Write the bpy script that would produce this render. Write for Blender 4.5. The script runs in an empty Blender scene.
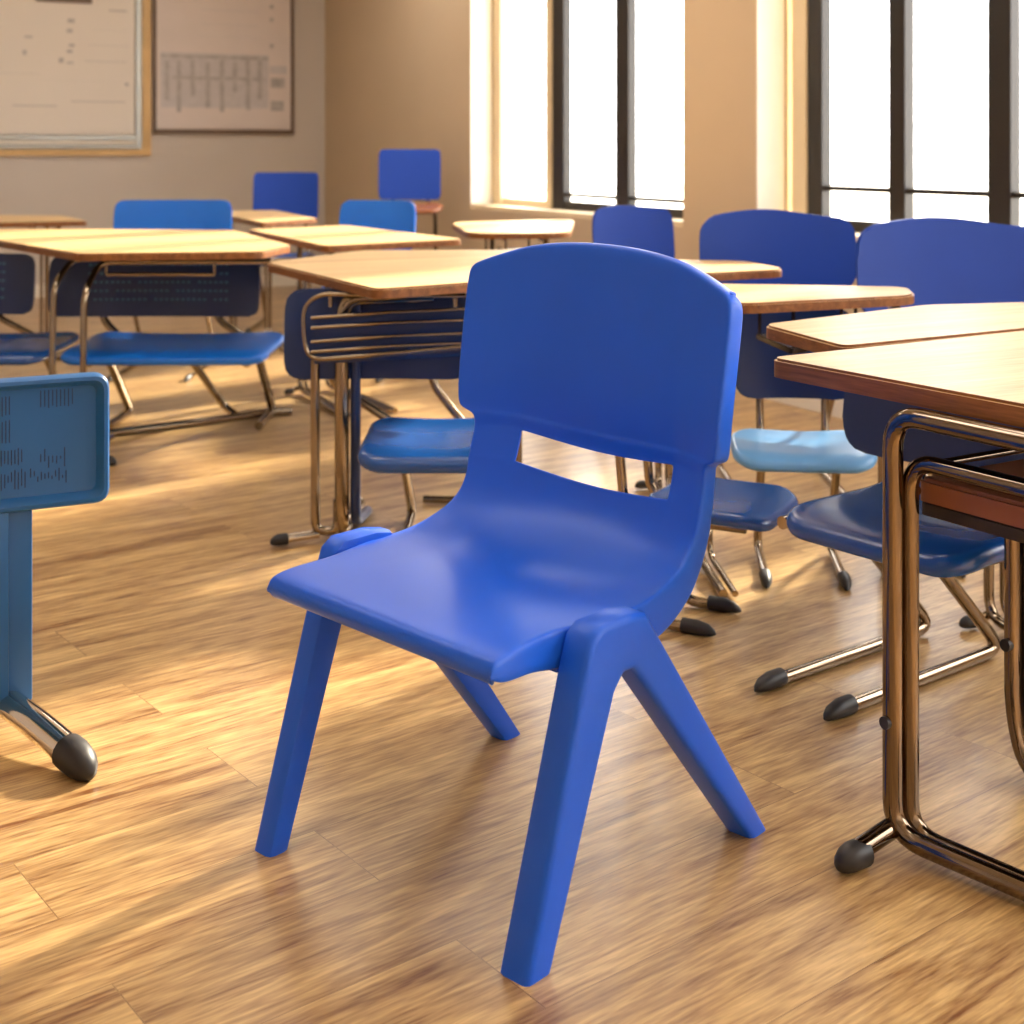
import bpy, bmesh, math, random
from mathutils import Vector, Matrix
random.seed(7)
S = bpy.context.scene
C = S.collection
F, H, HY = 1388.0, 1.12, 150.0     # focal length (px), eye height, horizon row
V3 = Vector

# ---------------------------------------------------------------- placing helpers
def at(px, py, h=0.0):             # point of the plane z = h seen at a pixel
    Z = F*(H-h)/(py-HY)
    return V3(((px-512)*Z/F, Z, h))
def atZ(px, py, Z):
    return V3(((px-512)*Z/F, Z, H-(py-HY)*Z/F))

# ---------------------------------------------------------------- materials
def rgb(r, g, b):
    f = lambda c: ((c/255+0.055)/1.055)**2.4 if c > 10 else c/255/12.92
    return (f(r), f(g), f(b), 1)
def mat(name, col, rough=.5, metal=0.0, coat=0.0, var=0.06, scale=6.0, bump=0.0, bscale=200, spec=.5):
    m = bpy.data.materials.new(name); m.use_nodes = True
    nt = m.node_tree; b = nt.nodes['Principled BSDF']
    tc = nt.nodes.new('ShaderNodeTexCoord'); n = nt.nodes.new('ShaderNodeTexNoise')
    n.inputs['Scale'].default_value = scale; n.inputs['Detail'].default_value = 4
    nt.links.new(tc.outputs['Object'], n.inputs['Vector'])
    r = nt.nodes.new('ShaderNodeValToRGB')
    r.color_ramp.elements[0].position = .3; r.color_ramp.elements[1].position = .7
    r.color_ramp.elements[0].color = tuple(c*(1-var) for c in col[:3])+(1,)
    r.color_ramp.elements[1].color = tuple(min(1, c*(1+var)) for c in col[:3])+(1,)
    nt.links.new(n.outputs['Fac'], r.inputs['Fac']); nt.links.new(r.outputs['Color'], b.inputs['Base Color'])
    b.inputs['Roughness'].default_value = rough; b.inputs['Metallic'].default_value = metal
    b.inputs['Coat Weight'].default_value = coat; b.inputs['Coat Roughness'].default_value = .15
    b.inputs['Specular IOR Level'].default_value = spec
    if bump:
        n2 = nt.nodes.new('ShaderNodeTexNoise'); n2.inputs['Scale'].default_value = bscale
        bp = nt.nodes.new('ShaderNodeBump'); bp.inputs['Strength'].default_value = bump; bp.inputs['Distance'].default_value = .002
        nt.links.new(tc.outputs['Object'], n2.inputs['Vector'])
        nt.links.new(n2.outputs['Fac'], bp.inputs['Height']); nt.links.new(bp.outputs['Normal'], b.inputs['Normal'])
    return m
def wood(name, dark, light, rough=.35, angle=0.0, gscale=(1.2, 22, 22), planks=False, fine=.35, coat=0.0):
    m = bpy.data.materials.new(name); m.use_nodes = True
    nt = m.node_tree; b = nt.nodes['Principled BSDF']; L = nt.links.new
    tc = nt.nodes.new('ShaderNodeTexCoord')
    mp = nt.nodes.new('ShaderNodeMapping'); mp.inputs['Rotation'].default_value = (0, 0, -angle)
    L(tc.outputs['Object'], mp.inputs['Vector'])
    vec = mp.outputs['Vector']
    brick = None
    if planks:
        brick = nt.nodes.new('ShaderNodeTexBrick')
        brick.inputs['Scale'].default_value = 1; brick.inputs['Brick Width'].default_value = 1.15
        brick.inputs['Row Height'].default_value = .2; brick.inputs['Mortar Size'].default_value = .0012
        brick.inputs['Mortar Smooth'].default_value = .4
        brick.inputs['Color1'].default_value = (0, 0, 0, 1); brick.inputs['Color2'].default_value = (1, 1, 1, 1)
        brick.inputs['Mortar'].default_value = (.5, .5, .5, 1); brick.offset = .37
        L(vec, brick.inputs['Vector'])
        add = nt.nodes.new('ShaderNodeVectorMath'); add.operation = 'MULTIPLY_ADD'
        add.inputs[1].default_value = (3, 7, 5)
        L(brick.outputs['Color'], add.inputs[0]); L(vec, add.inputs[2]); vec = add.outputs[0]
    # wavy cathedral grain
    mp2 = nt.nodes.new('ShaderNodeMapping'); mp2.inputs['Scale'].default_value = gscale
    L(vec, mp2.inputs['Vector'])
    n1 = nt.nodes.new('ShaderNodeTexNoise'); n1.inputs['Scale'].default_value = 1.0
    n1.inputs['Detail'].default_value = 5; n1.inputs['Roughness'].default_value = .6; n1.inputs['Distortion'].default_value = .9
    L(mp2.outputs[0], n1.inputs['Vector'])
    mp3 = nt.nodes.new('ShaderNodeMapping'); mp3.inputs['Scale'].default_value = (gscale[0]*9, gscale[1]*10, gscale[2]*10)
    L(vec, mp3.inputs['Vector'])
    n2 = nt.nodes.new('ShaderNodeTexNoise'); n2.inputs['Scale'].default_value = 1.0; n2.inputs['Detail'].default_value = 3
    L(mp3.outputs[0], n2.inputs['Vector'])
    mx = nt.nodes.new('ShaderNodeMix'); mx.data_type = 'FLOAT'; mx.inputs[0].default_value = fine
    L(n1.outputs['Fac'], mx.inputs[2]); L(n2.outputs['Fac'], mx.inputs[3])
    ramp = nt.nodes.new('ShaderNodeValToRGB')
    ramp.color_ramp.elements[0].position = .34; ramp.color_ramp.elements[1].position = .64
    ramp.color_ramp.elements[0].color = dark; ramp.color_ramp.elements[1].color = light
    L(mx.outputs[0], ramp.inputs['Fac'])
    out = ramp.outputs['Color']
    if planks:
        mul = nt.nodes.new('ShaderNodeMix'); mul.data_type = 'RGBA'; mul.blend_type = 'MULTIPLY'
        mul.inputs[0].default_value = 1
        rr = nt.nodes.new('ShaderNodeValToRGB')
        rr.color_ramp.elements[0].color = (.86, .84, .82, 1); rr.color_ramp.elements[1].color = (1, 1, 1, 1)
        L(brick.outputs['Color'], rr.inputs['Fac'])
        L(out, mul.inputs[6]); L(rr.outputs['Color'], mul.inputs[7])
        m2 = nt.nodes.new('ShaderNodeMix'); m2.data_type = 'RGBA'; m2.inputs[7].default_value = tuple(c*.6 for c in dark[:3])+(1,)
        sc = nt.nodes.new('ShaderNodeMath'); sc.operation = 'MULTIPLY'; sc.inputs[1].default_value = .55
        L(brick.outputs['Fac'], sc.inputs[0]); L(sc.outputs[0], m2.inputs[0]); L(mul.outputs[2], m2.inputs[6])
        out = m2.outputs[2]
    L(out, b.inputs['Base Color'])
    b.inputs['Roughness'].default_value = rough; b.inputs['Coat Weight'].default_value = coat; b.inputs['Specular IOR Level'].default_value = .55 if planks else .35
    b.inputs['Coat Roughness'].default_value = .25
    bp = nt.nodes.new('ShaderNodeBump'); bp.inputs['Strength'].default_value = .25; bp.inputs['Distance'].default_value = .002
    L(mx.outputs[0], bp.inputs['Height']); L(bp.outputs['Normal'], b.inputs['Normal'])
    return m
def glass(name):
    m = bpy.data.materials.new(name); m.use_nodes = True
    nt = m.node_tree; nt.nodes.clear(); L = nt.links.new
    o = nt.nodes.new('ShaderNodeOutputMaterial'); mx = nt.nodes.new('ShaderNodeMixShader')
    t = nt.nodes.new('ShaderNodeBsdfTransparent'); g = nt.nodes.new('ShaderNodeBsdfGlossy')
    g.inputs['Roughness'].default_value = .02
    mx.inputs[0].default_value = .03
    L(t.outputs[0], mx.inputs[1]); L(g.outputs[0], mx.inputs[2]); L(mx.outputs[0], o.inputs[0])
    return m
M = dict(
    hero=mat('royal_blue_plastic', rgb(24, 92, 224), .36, var=.03, bump=.05, bscale=400, spec=.35),
    blue=mat('blue_plastic', rgb(8, 60, 158), .5, var=.05, spec=.4),
    blue2=mat('steel_blue_plastic', rgb(18, 88, 150), .42, var=.06),
    pale=mat('sky_glare_blue_plastic', rgb(110, 168, 222), .28, var=.04),  # blue seat with the pale sky reflection put into its colour
    bright=mat('bright_blue_plastic', rgb(20, 110, 215), .35, var=.05),
    navy=mat('navy_plastic', rgb(14, 42, 92), .3, var=.08),
    seat=mat('seat_blue_plastic', rgb(18, 76, 150), .25, var=.06, spec=.7),
    vent_light=mat('light_through_vent', rgb(74, 122, 150), .6),  # pale blue stands for light showing through the vents
    slot=mat('dark_slot', rgb(12, 40, 80), .6),
    bronze=mat('bronzed_chrome', rgb(150, 134, 114), .12, 1.0, var=.1, scale=3),
    gun=mat('dark_bronze_chrome', rgb(124, 108, 92), .1, 1.0, var=.15, scale=3),
    chrome=mat('chrome', rgb(220, 210, 198), .1, 1.0, var=.03),
    darkm=mat('dark_metal', rgb(60, 50, 45), .25, .8, var=.1),
    cap=mat('black_rubber', rgb(34, 31, 33), .45, var=.1),
    top=wood('desk_maple', rgb(190, 152, 100), rgb(222, 192, 142), .45, math.radians(28), (1.0, 14, 14)),
    edge=wood('desk_edge', rgb(96, 56, 26), rgb(150, 96, 52), .4, math.radians(-58), (2, 30, 30)),
    shelf=mat('brown_shelf', rgb(140, 82, 46), .4, var=.12),
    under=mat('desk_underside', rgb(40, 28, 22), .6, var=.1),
    floor=wood('floor_planks', rgb(116, 70, 34), rgb(226, 190, 130), .33, math.radians(38), (1.5, 15, 15), planks=True, fine=.42, coat=.35),
    wall=mat('wall_paint', rgb(206, 197, 188), .85, var=.03, scale=1.2, bump=.1, bscale=60),
    wall2=mat('warm_wall_paint', rgb(206, 184, 154), .85, var=.03, scale=1.2, bump=.1, bscale=60),
    white=mat('white_paint', rgb(236, 230, 218), .6, var=.02),
    cream=mat('cream_frame_paint', rgb(226, 206, 170), .5, var=.03),
    ceil=mat('ceiling_paint', rgb(225, 218, 206), .9, var=.02),
    black=mat('black_window_frame', rgb(30, 24, 20), .45, var=.1),
    board=mat('whiteboard_surface', rgb(226, 216, 204), .35, var=.015, scale=2),
    alu=mat('aluminium', rgb(170, 172, 168), .35, .7, var=.05),
    oak=mat('oak_frame', rgb(212, 176, 120), .5, var=.1),
    brownf=mat('brown_frame', rgb(112, 88, 70), .5, var=.1),
    paper=mat('poster_paper', rgb(222, 210, 204), .7, var=.02),
    ink=mat('grey_ink', rgb(184, 176, 172), .8, var=.1),
    ink2=mat('dark_ink', rgb(182, 176, 174), .8, var=.15, scale=20),
    ink3=mat('pale_print', rgb(202, 196, 196), .8, var=.06, scale=20),
    pave=mat('pale_paving', rgb(232, 226, 210), .9, var=.05, scale=.6),
    grass=mat('lawn', rgb(120, 150, 60), .9, var=.2, scale=2),
    glass=glass('window_glass'),
    ceramic=mat('cream_plastic', rgb(226, 214, 190), .5),
)

# ---------------------------------------------------------------- object helpers
def link(name, me, m, parent=None, smooth=True):
    o = bpy.data.objects.new(name, me); C.objects.link(o)
    for x in (m if isinstance(m, (list, tuple)) else [m]): me.materials.append(M[x])
    if parent: o.parent = parent
    if smooth:
        for p in me.polygons: p.use_smooth = True
        try: me.set_sharp_from_angle(angle=math.radians(38))
        except Exception: pass
    return o
def obj(name, bm, m, parent=None, smooth=True, recalc=True):
    if recalc: bmesh.ops.recalc_face_normals(bm, faces=bm.faces)
    me = bpy.data.meshes.new(name)
    off = V3((0, 0, 0)); q = parent
    while q is not None: off += q.location; q = q.parent
    if parent is not None and not parent.get('_local'):
        for v in bm.verts: v.co -= off
    bm.to_mesh(me); bm.free()
    return link(name, me, m, parent, smooth)
def thing(name, label, cat, loc=(0, 0, 0), rz=0.0, group=None, local=False):
    o = bpy.data.objects.new(name, None); C.objects.link(o)
    o.location = loc; o.rotation_euler = (0, 0, rz); o.empty_display_size = .1
    o['label'] = label; o['category'] = cat
    if group: o['group'] = group
    if local: o['_local'] = 1
    return o
def structure(o): o['kind'] = 'structure'; return o
def box(bm, lo, hi, mi=0, bev=0.0, M4=None):
    r = bmesh.ops.create_cube(bm, size=1.0)
    lo, hi = V3(lo), V3(hi)
    for v in r['verts']:
        v.co = V3([lo[i]+(v.co[i]+.5)*(hi[i]-lo[i]) for i in range(3)])
    fs = {f for v in r['verts'] for f in v.link_faces}
    vs = r['verts']
    if bev:
        es = {e for v in vs for e in v.link_edges}
        rr = bmesh.ops.bevel(bm, geom=list(es), offset=bev, segments=2, affect='EDGES', profile=.5)
        fs = set(rr['faces']) | {f for f in fs if f.is_valid}
        vs = {v for f in fs for v in f.verts}
    for f in fs: f.material_index = mi
    if M4 is not None:
        for v in vs: v.co = M4 @ v.co
def fillet(pts, r, n=6):
    pts = [V3(p) for p in pts]; out = [pts[0]]
    for i in range(1, len(pts)-1):
        a, b, c = pts[i-1], pts[i], pts[i+1]
        d1, d2 = (a-b), (c-b); l = min(r, d1.length*.48, d2.length*.48)
        p0, p1 = b+d1.normalized()*l, b+d2.normalized()*l
        for k in range(n+1):
            t = k/n; out.append(p0*(1-t)**2+b*2*t*(1-t)+p1*t*t)
    out.append(pts[-1]); return out
def tube(bm, pts, r, fr=.05, seg=12, ry=None, up=V3((0, 0, 1)), mi=0, taper=None):
    P = fillet(pts, fr) if fr else [V3(p) for p in pts]
    ry = ry or r; rings = []; n = None
    for i, p in enumerate(P):
        t = (P[min(i+1, len(P)-1)]-P[max(i-1, 0)]).normalized()
        if n is None:
            n = t.cross(up)
            if n.length < .05: n = t.cross(V3((1, 0, 0)))
            n.normalize()
        else: n = (n-t*n.dot(t)).normalized()
        b = t.cross(n); k = 1 if taper is None else (taper[i] if len(taper) == len(P) else taper[0]+(taper[1]-taper[0])*i/(len(P)-1))
        rings.append([bm.verts.new(p+n*(r*k*math.cos(a))+b*(ry*k*math.sin(a))) for a in [2*math.pi*j/seg for j in range(seg)]])
    for a, b in zip(rings, rings[1:]):
        for j in range(seg):
            f = bm.faces.new((a[j], a[(j+1) % seg], b[(j+1) % seg], b[j])); f.material_index = mi
    for q in (rings[0][::-1], rings[-1]):
        f = bm.faces.new(q); f.material_index = mi
def round_poly(pts, r, n=5):
    out = []; k = len(pts)
    for i in range(k):
        a, b, c = V3(pts[i-1]), V3(pts[i]), V3(pts[(i+1) % k])
        d1, d2 = a-b, c-b; l = min(r, d1.length*.45, d2.length*.45)
        p0, p1 = b+d1.normalized()*l, b+d2.normalized()*l
        for j in range(n+1):
            t = j/n; out.append(p0*(1-t)**2+b*2*t*(1-t)+p1*t*t)
    return out
def slab(bm, poly, z0, z1, bev=.004, top=0, side=1, bottom=2):
    vs = [bm.verts.new((p[0], p[1], z0)) for p in poly]
    f = bm.faces.new(vs)
    r = bmesh.ops.extrude_face_region(bm, geom=[f])
    up = [e for e in r['geom'] if isinstance(e, bmesh.types.BMVert)]
    for v in up: v.co.z = z1
    bmesh.ops.recalc_face_normals(bm, faces=bm.faces)
    tops = [f for f in bm.faces if all(abs(v.co.z-z1) < 1e-6 for v in f.verts)]
    es = [e for f in tops for e in f.edges]
    bmesh.ops.bevel(bm, geom=es, offset=bev, segments=2, affect='EDGES')
    for f in bm.faces:
        f.normal_update()
        f.material_index = top if f.normal.z > .5 else (bottom if f.normal.z < -.5 else side)

# ================================================================ camera
cam = bpy.data.cameras.new('camera'); co = bpy.data.objects.new('camera', cam); C.objects.link(co)
co.location = (0, 0, H); co.rotation_euler = (math.pi/2, 0, 0)
cam.sensor_width = 36; cam.lens = 36*F/1024; cam.shift_y = -(512-HY)/1024
cam.clip_start = .05; cam.dof.use_dof = True; cam.dof.focus_distance = 2.25; cam.dof.aperture_fstop = 5.0
S.camera = co

# ================================================================ room shell
WD = V3((-.454, .891, 0)).normalized(); WN = V3((WD.y, -WD.x, 0))
WC = V3((1.175, 6.2, 0)).dot(WN)
def wall_s(px, off=0.0):
    t = (px-512)/F; Z = (WC+off)/(WN.x*t+WN.y)
    return Z*(WD.x*t+WD.y)
def wp(s, off, z): return WN*(WC+off)+WD*s+V3((0, 0, z))
WM = Matrix(((WD.x, WN.x, 0, WN.x*WC), (WD.y, WN.y, 0, WN.y*WC), (0, 0, 1, 0), (0, 0, 0, 1)))   # (s, off, z) -> world
SB = wall_s(325); HT = 3.05; TH = .24; SILL, HEAD = .74, 2.78
s1a, s1b = wall_s(683), wall_s(471)
s2a, s2b = 3.52, wall_s(757)
s3a, s3b = 0.9, 2.3
SE = -2.2; LEFT = -7.0

bm = bmesh.new()
box(bm, (SE, LEFT, -.08), (SB+.2, TH, 0), M4=WM)
# the planks run with the room
o = obj('floor', bm, 'floor', smooth=False); structure(o)
bm = bmesh.new()
segs = [(SE, -1.902), (.6, s3a), (s3b, s2a), (s2b, s1a), (s1b, SB)]
for a, b in segs: box(bm, (a, 0, 0), (b, TH, HT), M4=WM)
for a, b in ((-1.902, .6), (s3a, s3b), (s2a, s2b), (s1a, s1b)):
    box(bm, (a, 0, 0), (b, TH, SILL), M4=WM); box(bm, (a, 0, HEAD), (b, TH, HT), M4=WM)
structure(obj('wall_right', bm, 'wall2', smooth=False))
bm = bmesh.new(); box(bm, (SB, LEFT, 0), (SB+.2, TH, HT), M4=WM)
structure(obj('wall_back', bm, 'wall', smooth=False))
bm = bmesh.new(); box(bm, (SE, LEFT, HT), (SB+.2, TH, HT+.15), M4=WM)
structure(obj('ceiling', bm, 'ceil', smooth=False))
bm = bmesh.new(); box(bm, (SE, -.015, 0), (SB, -.0005, .1), M4=WM, bev=.004)
structure(obj('baseboard_right', bm, 'white', smooth=False))
bm = bmesh.new(); box(bm, (SB-.015, LEFT, 0), (SB-.0005, -.02, .1), M4=WM, bev=.004)
structure(obj('baseboard_back', bm, 'white', smooth=False))

bm = bmesh.new(); box(bm, (SE, LEFT-.2, 0), (SB+.2, LEFT, HT), M4=WM); structure(obj('wall_left', bm, 'wall', smooth=False))
bm = bmesh.new(); box(bm, (SE-.2, LEFT, 0), (SE, TH, HT), M4=WM); structure(obj('wall_front', bm, 'wall', smooth=False))
bm = bmesh.new()
box(bm, (s1b-.008, -.004, SILL+.03), (s1b-.0005, TH-.09, HEAD-.001), M4=WM); structure(obj('sunlit_liner_1', bm, 'white', smooth=False))  # added white liner, gives the tan jamb its sunlit look
bm = bmesh.new()
box(bm, (s2b-.008, -.004, SILL+.03), (s2b-.0005, TH-.09, HEAD-.001), M4=WM); structure(obj('sunlit_liner_2', bm, 'white', smooth=False))  # same added liner, white in place of sunlight on the reveal

def window(name, a, b, light, posts, bars, side_post=None):
    """a..b = opening along the wall, light..b = white side light, posts = black uprights (s0, s1)"""
    bm = bmesh.new()
    box(bm, (a, .02, SILL), (b, TH-.005, SILL+.025), M4=WM, bev=.004)
    root = structure(obj(name, bm, 'cream', smooth=False))
    bm = bmesh.new()
    o0, o1 = TH-.075, TH-.02
    for s0, s1 in posts: box(bm, (s0, o0, SILL+.026), (s1, o1, HEAD-.001), M4=WM, bev=.004)
    lo, hi = min(p[0] for p in posts), max(p[1] for p in posts)
    for z0, z1 in ((SILL+.026, SILL+.075),)+tuple(bars)+((HEAD-.06, HEAD-.002),):
        box(bm, (lo, o0+.008, z0), (hi, o1-.008, z1), M4=WM, bev=.003)
    f = obj('window_frame', bm, 'black', root, smooth=False)
    bm = bmesh.new()
    ps = sorted(posts)
    for p, q in zip(ps, ps[1:]):
        box(bm, (p[1]-.005, TH-.052, SILL+.06), (q[0]+.005, TH-.046, HEAD-.05), M4=WM)
    if light < b-.05: box(bm, (hi+.02, TH-.052, SILL+.06), (b-.02, TH-.046, HEAD-.05), M4=WM)
    obj('window_pane', bm, 'glass', root, smooth=False)
    if light < b-.05:
        bm = bmesh.new()
        for s0, s1 in ((hi+.001, hi+.001+side_post[0]), (b-side_post[1], b-.001)):
            box(bm, (s0, TH-.085, SILL+.026), (s1, TH-.012, HEAD-.001), M4=WM, bev=.004)
        box(bm, (hi+.03, TH-.07, SILL+.026), (b-.01, TH-.03, SILL+.07), M4=WM, bev=.003)
        obj('side_light_frame', bm, 'cream', root, smooth=False)
    return root
OF = TH-.05
def P(px0, px1):                      # black post seen between two pixel columns
    a, b = wall_s(px1, OF), wall_s(px0, OF); return (a, b)
zb1 = 1.12-(197-HY)*7.9/F; zb2 = 1.12-(190-HY)*5.9/F
w1p = [P(556, 567), P(619, 632), (s1a+.002, s1a+.06)]
window('window_1', s1a, s1b, w1p[0][1], w1p, ((zb1-.01, zb1+.012),), (.07, .12))
w2p = [P(812, 826), P(893, 909), P(992, 1015), (s2a+.002, s2a+.06)]
window('window_2', s2a, s2b, w2p[0][1], w2p, ((zb2-.01, zb2+.012),), (.10, .02))
w3p = [(s3a+.002, s3a+.06), (1.55, 1.61), (s3b-.06, s3b-.002)]
window('fill_window_3', s3a, s3b, s3b, w3p, ((zb2-.01, zb2+.012),))  # out-of-frame window, added for light on the right side
w4p = [(-1.9, -1.84), (-.7, -.64), (.54, .598)]
window('fill_window_4', -1.902, .6, .6, w4p, ((zb2-.01, zb2+.012),))  # another unseen window, added so soft light reaches the big chair
# lawn outside
bm = bmesh.new(); box(bm, (-6, TH+.01, -.3), (40, 45, -.12), M4=WM)
o = obj('ground_outside', bm, 'pave', smooth=False); structure(o)

# ---------------------------------------------------------------- boards on the back wall
def bw(px, py):                      # point of the back wall seen at a pixel -> (off along WN, z)
    t = (px-512)/F; Z = SB/(WD.x*t+WD.y)
    return Z*(WN.x*t+WN.y)-WC, H-(py-HY)*Z/F
def bbox(bm, x0, y0, x1, y1, d0, d1, mi=0, bev=0):
    a, zt = bw(x0, y0); b, _ = bw(x1, y0); _, zb = bw((x0+x1)/2, y1)
    box(bm, (SB-d1, a, zb), (SB-d0, b, zt), mi, bev, WM)
o_c, z_c = bw(20, 150); base = WM @ V3((SB, o_c, z_c))
t = thing('whiteboard', 'large whiteboard with aluminium tray and oak surround on back wall', 'whiteboard', base)
bm = bmesh.new(); bbox(bm, -160, -60, 134, 134, .012, .03); obj('writing_surface', bm, 'board', t, False)
bm = bmesh.new()
bbox(bm, -172, -75, 150, -66, .002, .045, bev=.004); bbox(bm, -172, 149, 150, 156, .002, .045, bev=.004)
bbox(bm, 141, -66, 150, 149, .002, .045, bev=.004); bbox(bm, -172, -66, -163, 149, .002, .045, bev=.004)
obj('outer_frame', bm, 'oak', t, False)
bm = bmesh.new(); bbox(bm, 134.5, -66, 140.5, 149, .004, .05, bev=.004); bbox(bm, -163, -66, 134.5, -60, .004, .05, bev=.004)
bbox(bm, -163, 134, 134.5, 140, .004, .05, bev=.003); bbox(bm, -163, 144, 134.5, 148.5, .004, .06, bev=.003)
obj('inner_frame', bm, 'alu', t, False)
bm = bmesh.new(); bbox(bm, -160, 140.2, 134, 144, .004, .09, bev=.003); obj('pen_tray', bm, 'white', t, False)
bm = bmesh.new()
for (x, y, w, h) in ((20, 22, 48, 1), (88, 45, 40, 1), (84, 61, 42, 1.2), (70, 101, 54, 1.4), (12, 105, 44, 1.4), (35, 80, 90, .9),
                     (67, 19, 7, 4), (66, 29, 6, 4), (68, 44, 6, 3), (66, 50, 6, 3), (58, 58, 5, 5), (22, 50, 4, 5), (66, 62, 7, 2),
                     (108, 10, 18, 2), (124, 83, 4, 3), (0, 73, 40, .8), (24, 36, 8, 2), (92, 30, 34, .8)):
    bm = bmesh.new(); bbox(bm, x, y, x+w, y+h, .0302, .0312); obj('written_line', bm, 'ink', t, False)
bm = bmesh.new(); bbox(bm, 35, -6, 91, 3, .0302, .05, bev=.003); obj('magnetic_bar', bm, 'brownf', t, False)

o_c, z_c = bw(220, 134); base = WM @ V3((SB, o_c, z_c))
t = thing('wall_chart', 'framed paper chart with a grey printed table beside the whiteboard', 'poster', base)
bm = bmesh.new(); bbox(bm, 156, -80, 290, 129, .01, .02); obj('chart_sheet', bm, 'paper', t, False)
bm = bmesh.new(); bbox(bm, 152.5, -84, 155.5, 134, .002, .035, bev=.003); bbox(bm, 290.5, -84, 293, 134, .002, .035, bev=.003)
bbox(bm, 155.5, 129.5, 290.5, 134, .002, .035, bev=.003); bbox(bm, 155.5, -84, 290.5, -80, .002, .035, bev=.003)
obj('frame', bm, 'brownf', t, False)
bm = bmesh.new()
bbox(bm, 160, 52, 268, 108, .0202, .0206, 0)
bbox(bm, 160, 54, 268, 59, .0208, .0214, 1)
for x, y0, y1 in ((164, 60, 100), (176, 60, 112), (190, 60, 96), (205, 62, 108), (219, 60, 112), (232, 62, 92), (245, 60, 110), (257, 60, 100)):
    bbox(bm, x, y0, x+4.5, y1, .0208, .0214, 1)
bbox(bm, 172, 76, 265, 80, .0208, .0214, 1)
bbox(bm, 269, 66, 286, 74, .0208, .0214, 0); bbox(bm, 270, 78, 284, 88, .0208, .0214, 1); bbox(bm, 270, 101, 283, 111, .0208, .0214, 1)
for y in (5, 18, 44): bbox(bm, 269, y, 273, y+4, .0208, .0214, 1)
for y in (10, 24, 36): bbox(bm, 200, y, 258, y+.8, .0208, .0214, 0)
obj('printing', bm, ['ink3', 'ink2'], t, False)

# ================================================================ the big blue chair
EXa, EYa = math.radians(42.3037), 0
HO = V3((-.1795, 2.0809, 0))
HX = V3((math.cos(EXa), -math.sin(EXa), 0)); HYv = V3((math.sin(EXa), math.cos(EXa), 0))
hero = thing('plastic_chair', 'large one-piece royal blue plastic chair with slotted back in the centre foreground', 'chair', HO, -EXa, local=True)
def warp(co):
    co.z -= .036*co.x*min(1.0, max(0, co.z)/.35)
    return co
rows = [ # y, z, half width, flange depth, dish (along the back normal), crown
 (-.020, .393, .228, .001, 0, 0), (-.034, .396, .235, .002, 0, 0), (-.043, .405, .240, .008, .0, 0), (-.045, .417, .243, .010, .0, 0), (-.038, .429, .245, .024, .0, 0),
 (-.026, .434, .246, .036, .001, 0), (0, .437, .247, .041, .003, 0), (.04, .439, .243, .045, .006, 0), (.08, .440, .240, .055, .009, 0),
 (.115, .441, .246, .060, .012, 0), (.16, .441, .256, .060, .015, 0), (.21, .441, .262, .062, .019, 0), (.265, .441, .264, .066, .024, 0),
 (.305, .446, .264, .070, .028, 0), (.340, .456, .262, .066, .032, 0), (.372, .475, .260, .056, .036, 0), (.396, .500, .257, .046, .050, 0),
 (.406, .524, .259, .040, .064, 0), (.410, .547, .260, .038, .068, 0), (.411, .552, .260, .038, .070, 0), (.416, .572, .260, .036, .074, 0), (.422, .594, .259, .034, .074, 0), (.4225, .598, .259, .034, .074, 0), (.424, .604, .259, .034, .073, 0),
 (.4245, .617, .260, .033, .070, 0), (.4255, .625, .264, .036, .068, 0), (.4295, .631, .284, .040, .066, 0), (.4290, .640, .290, .041, .065, 0), (.431, .68, .292, .041, .060, 0), (.443, .76, .294, .041, .052, 0),
 (.456, .835, .295, .041, .044, .004), (.4625, .872, .295, .041, .040, .032), (.4655, .888, .292, .036, .037, .050), (.470, .897, .283, .022, .035, .059), (.480, .901, .275, .02, .032, .060),
 (.498, .899, .273, .012, .03, .060), (.510, .892, .271, .006, .03, .060)]
SLB, SLT = 18, 22
def cols(w): return [w, w-.004, w-.014, (w+.19)/2, .184, .172, .165, .12, .06, 0]
bm = bmesh.new(); grid = []
nr = len(rows)
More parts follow.
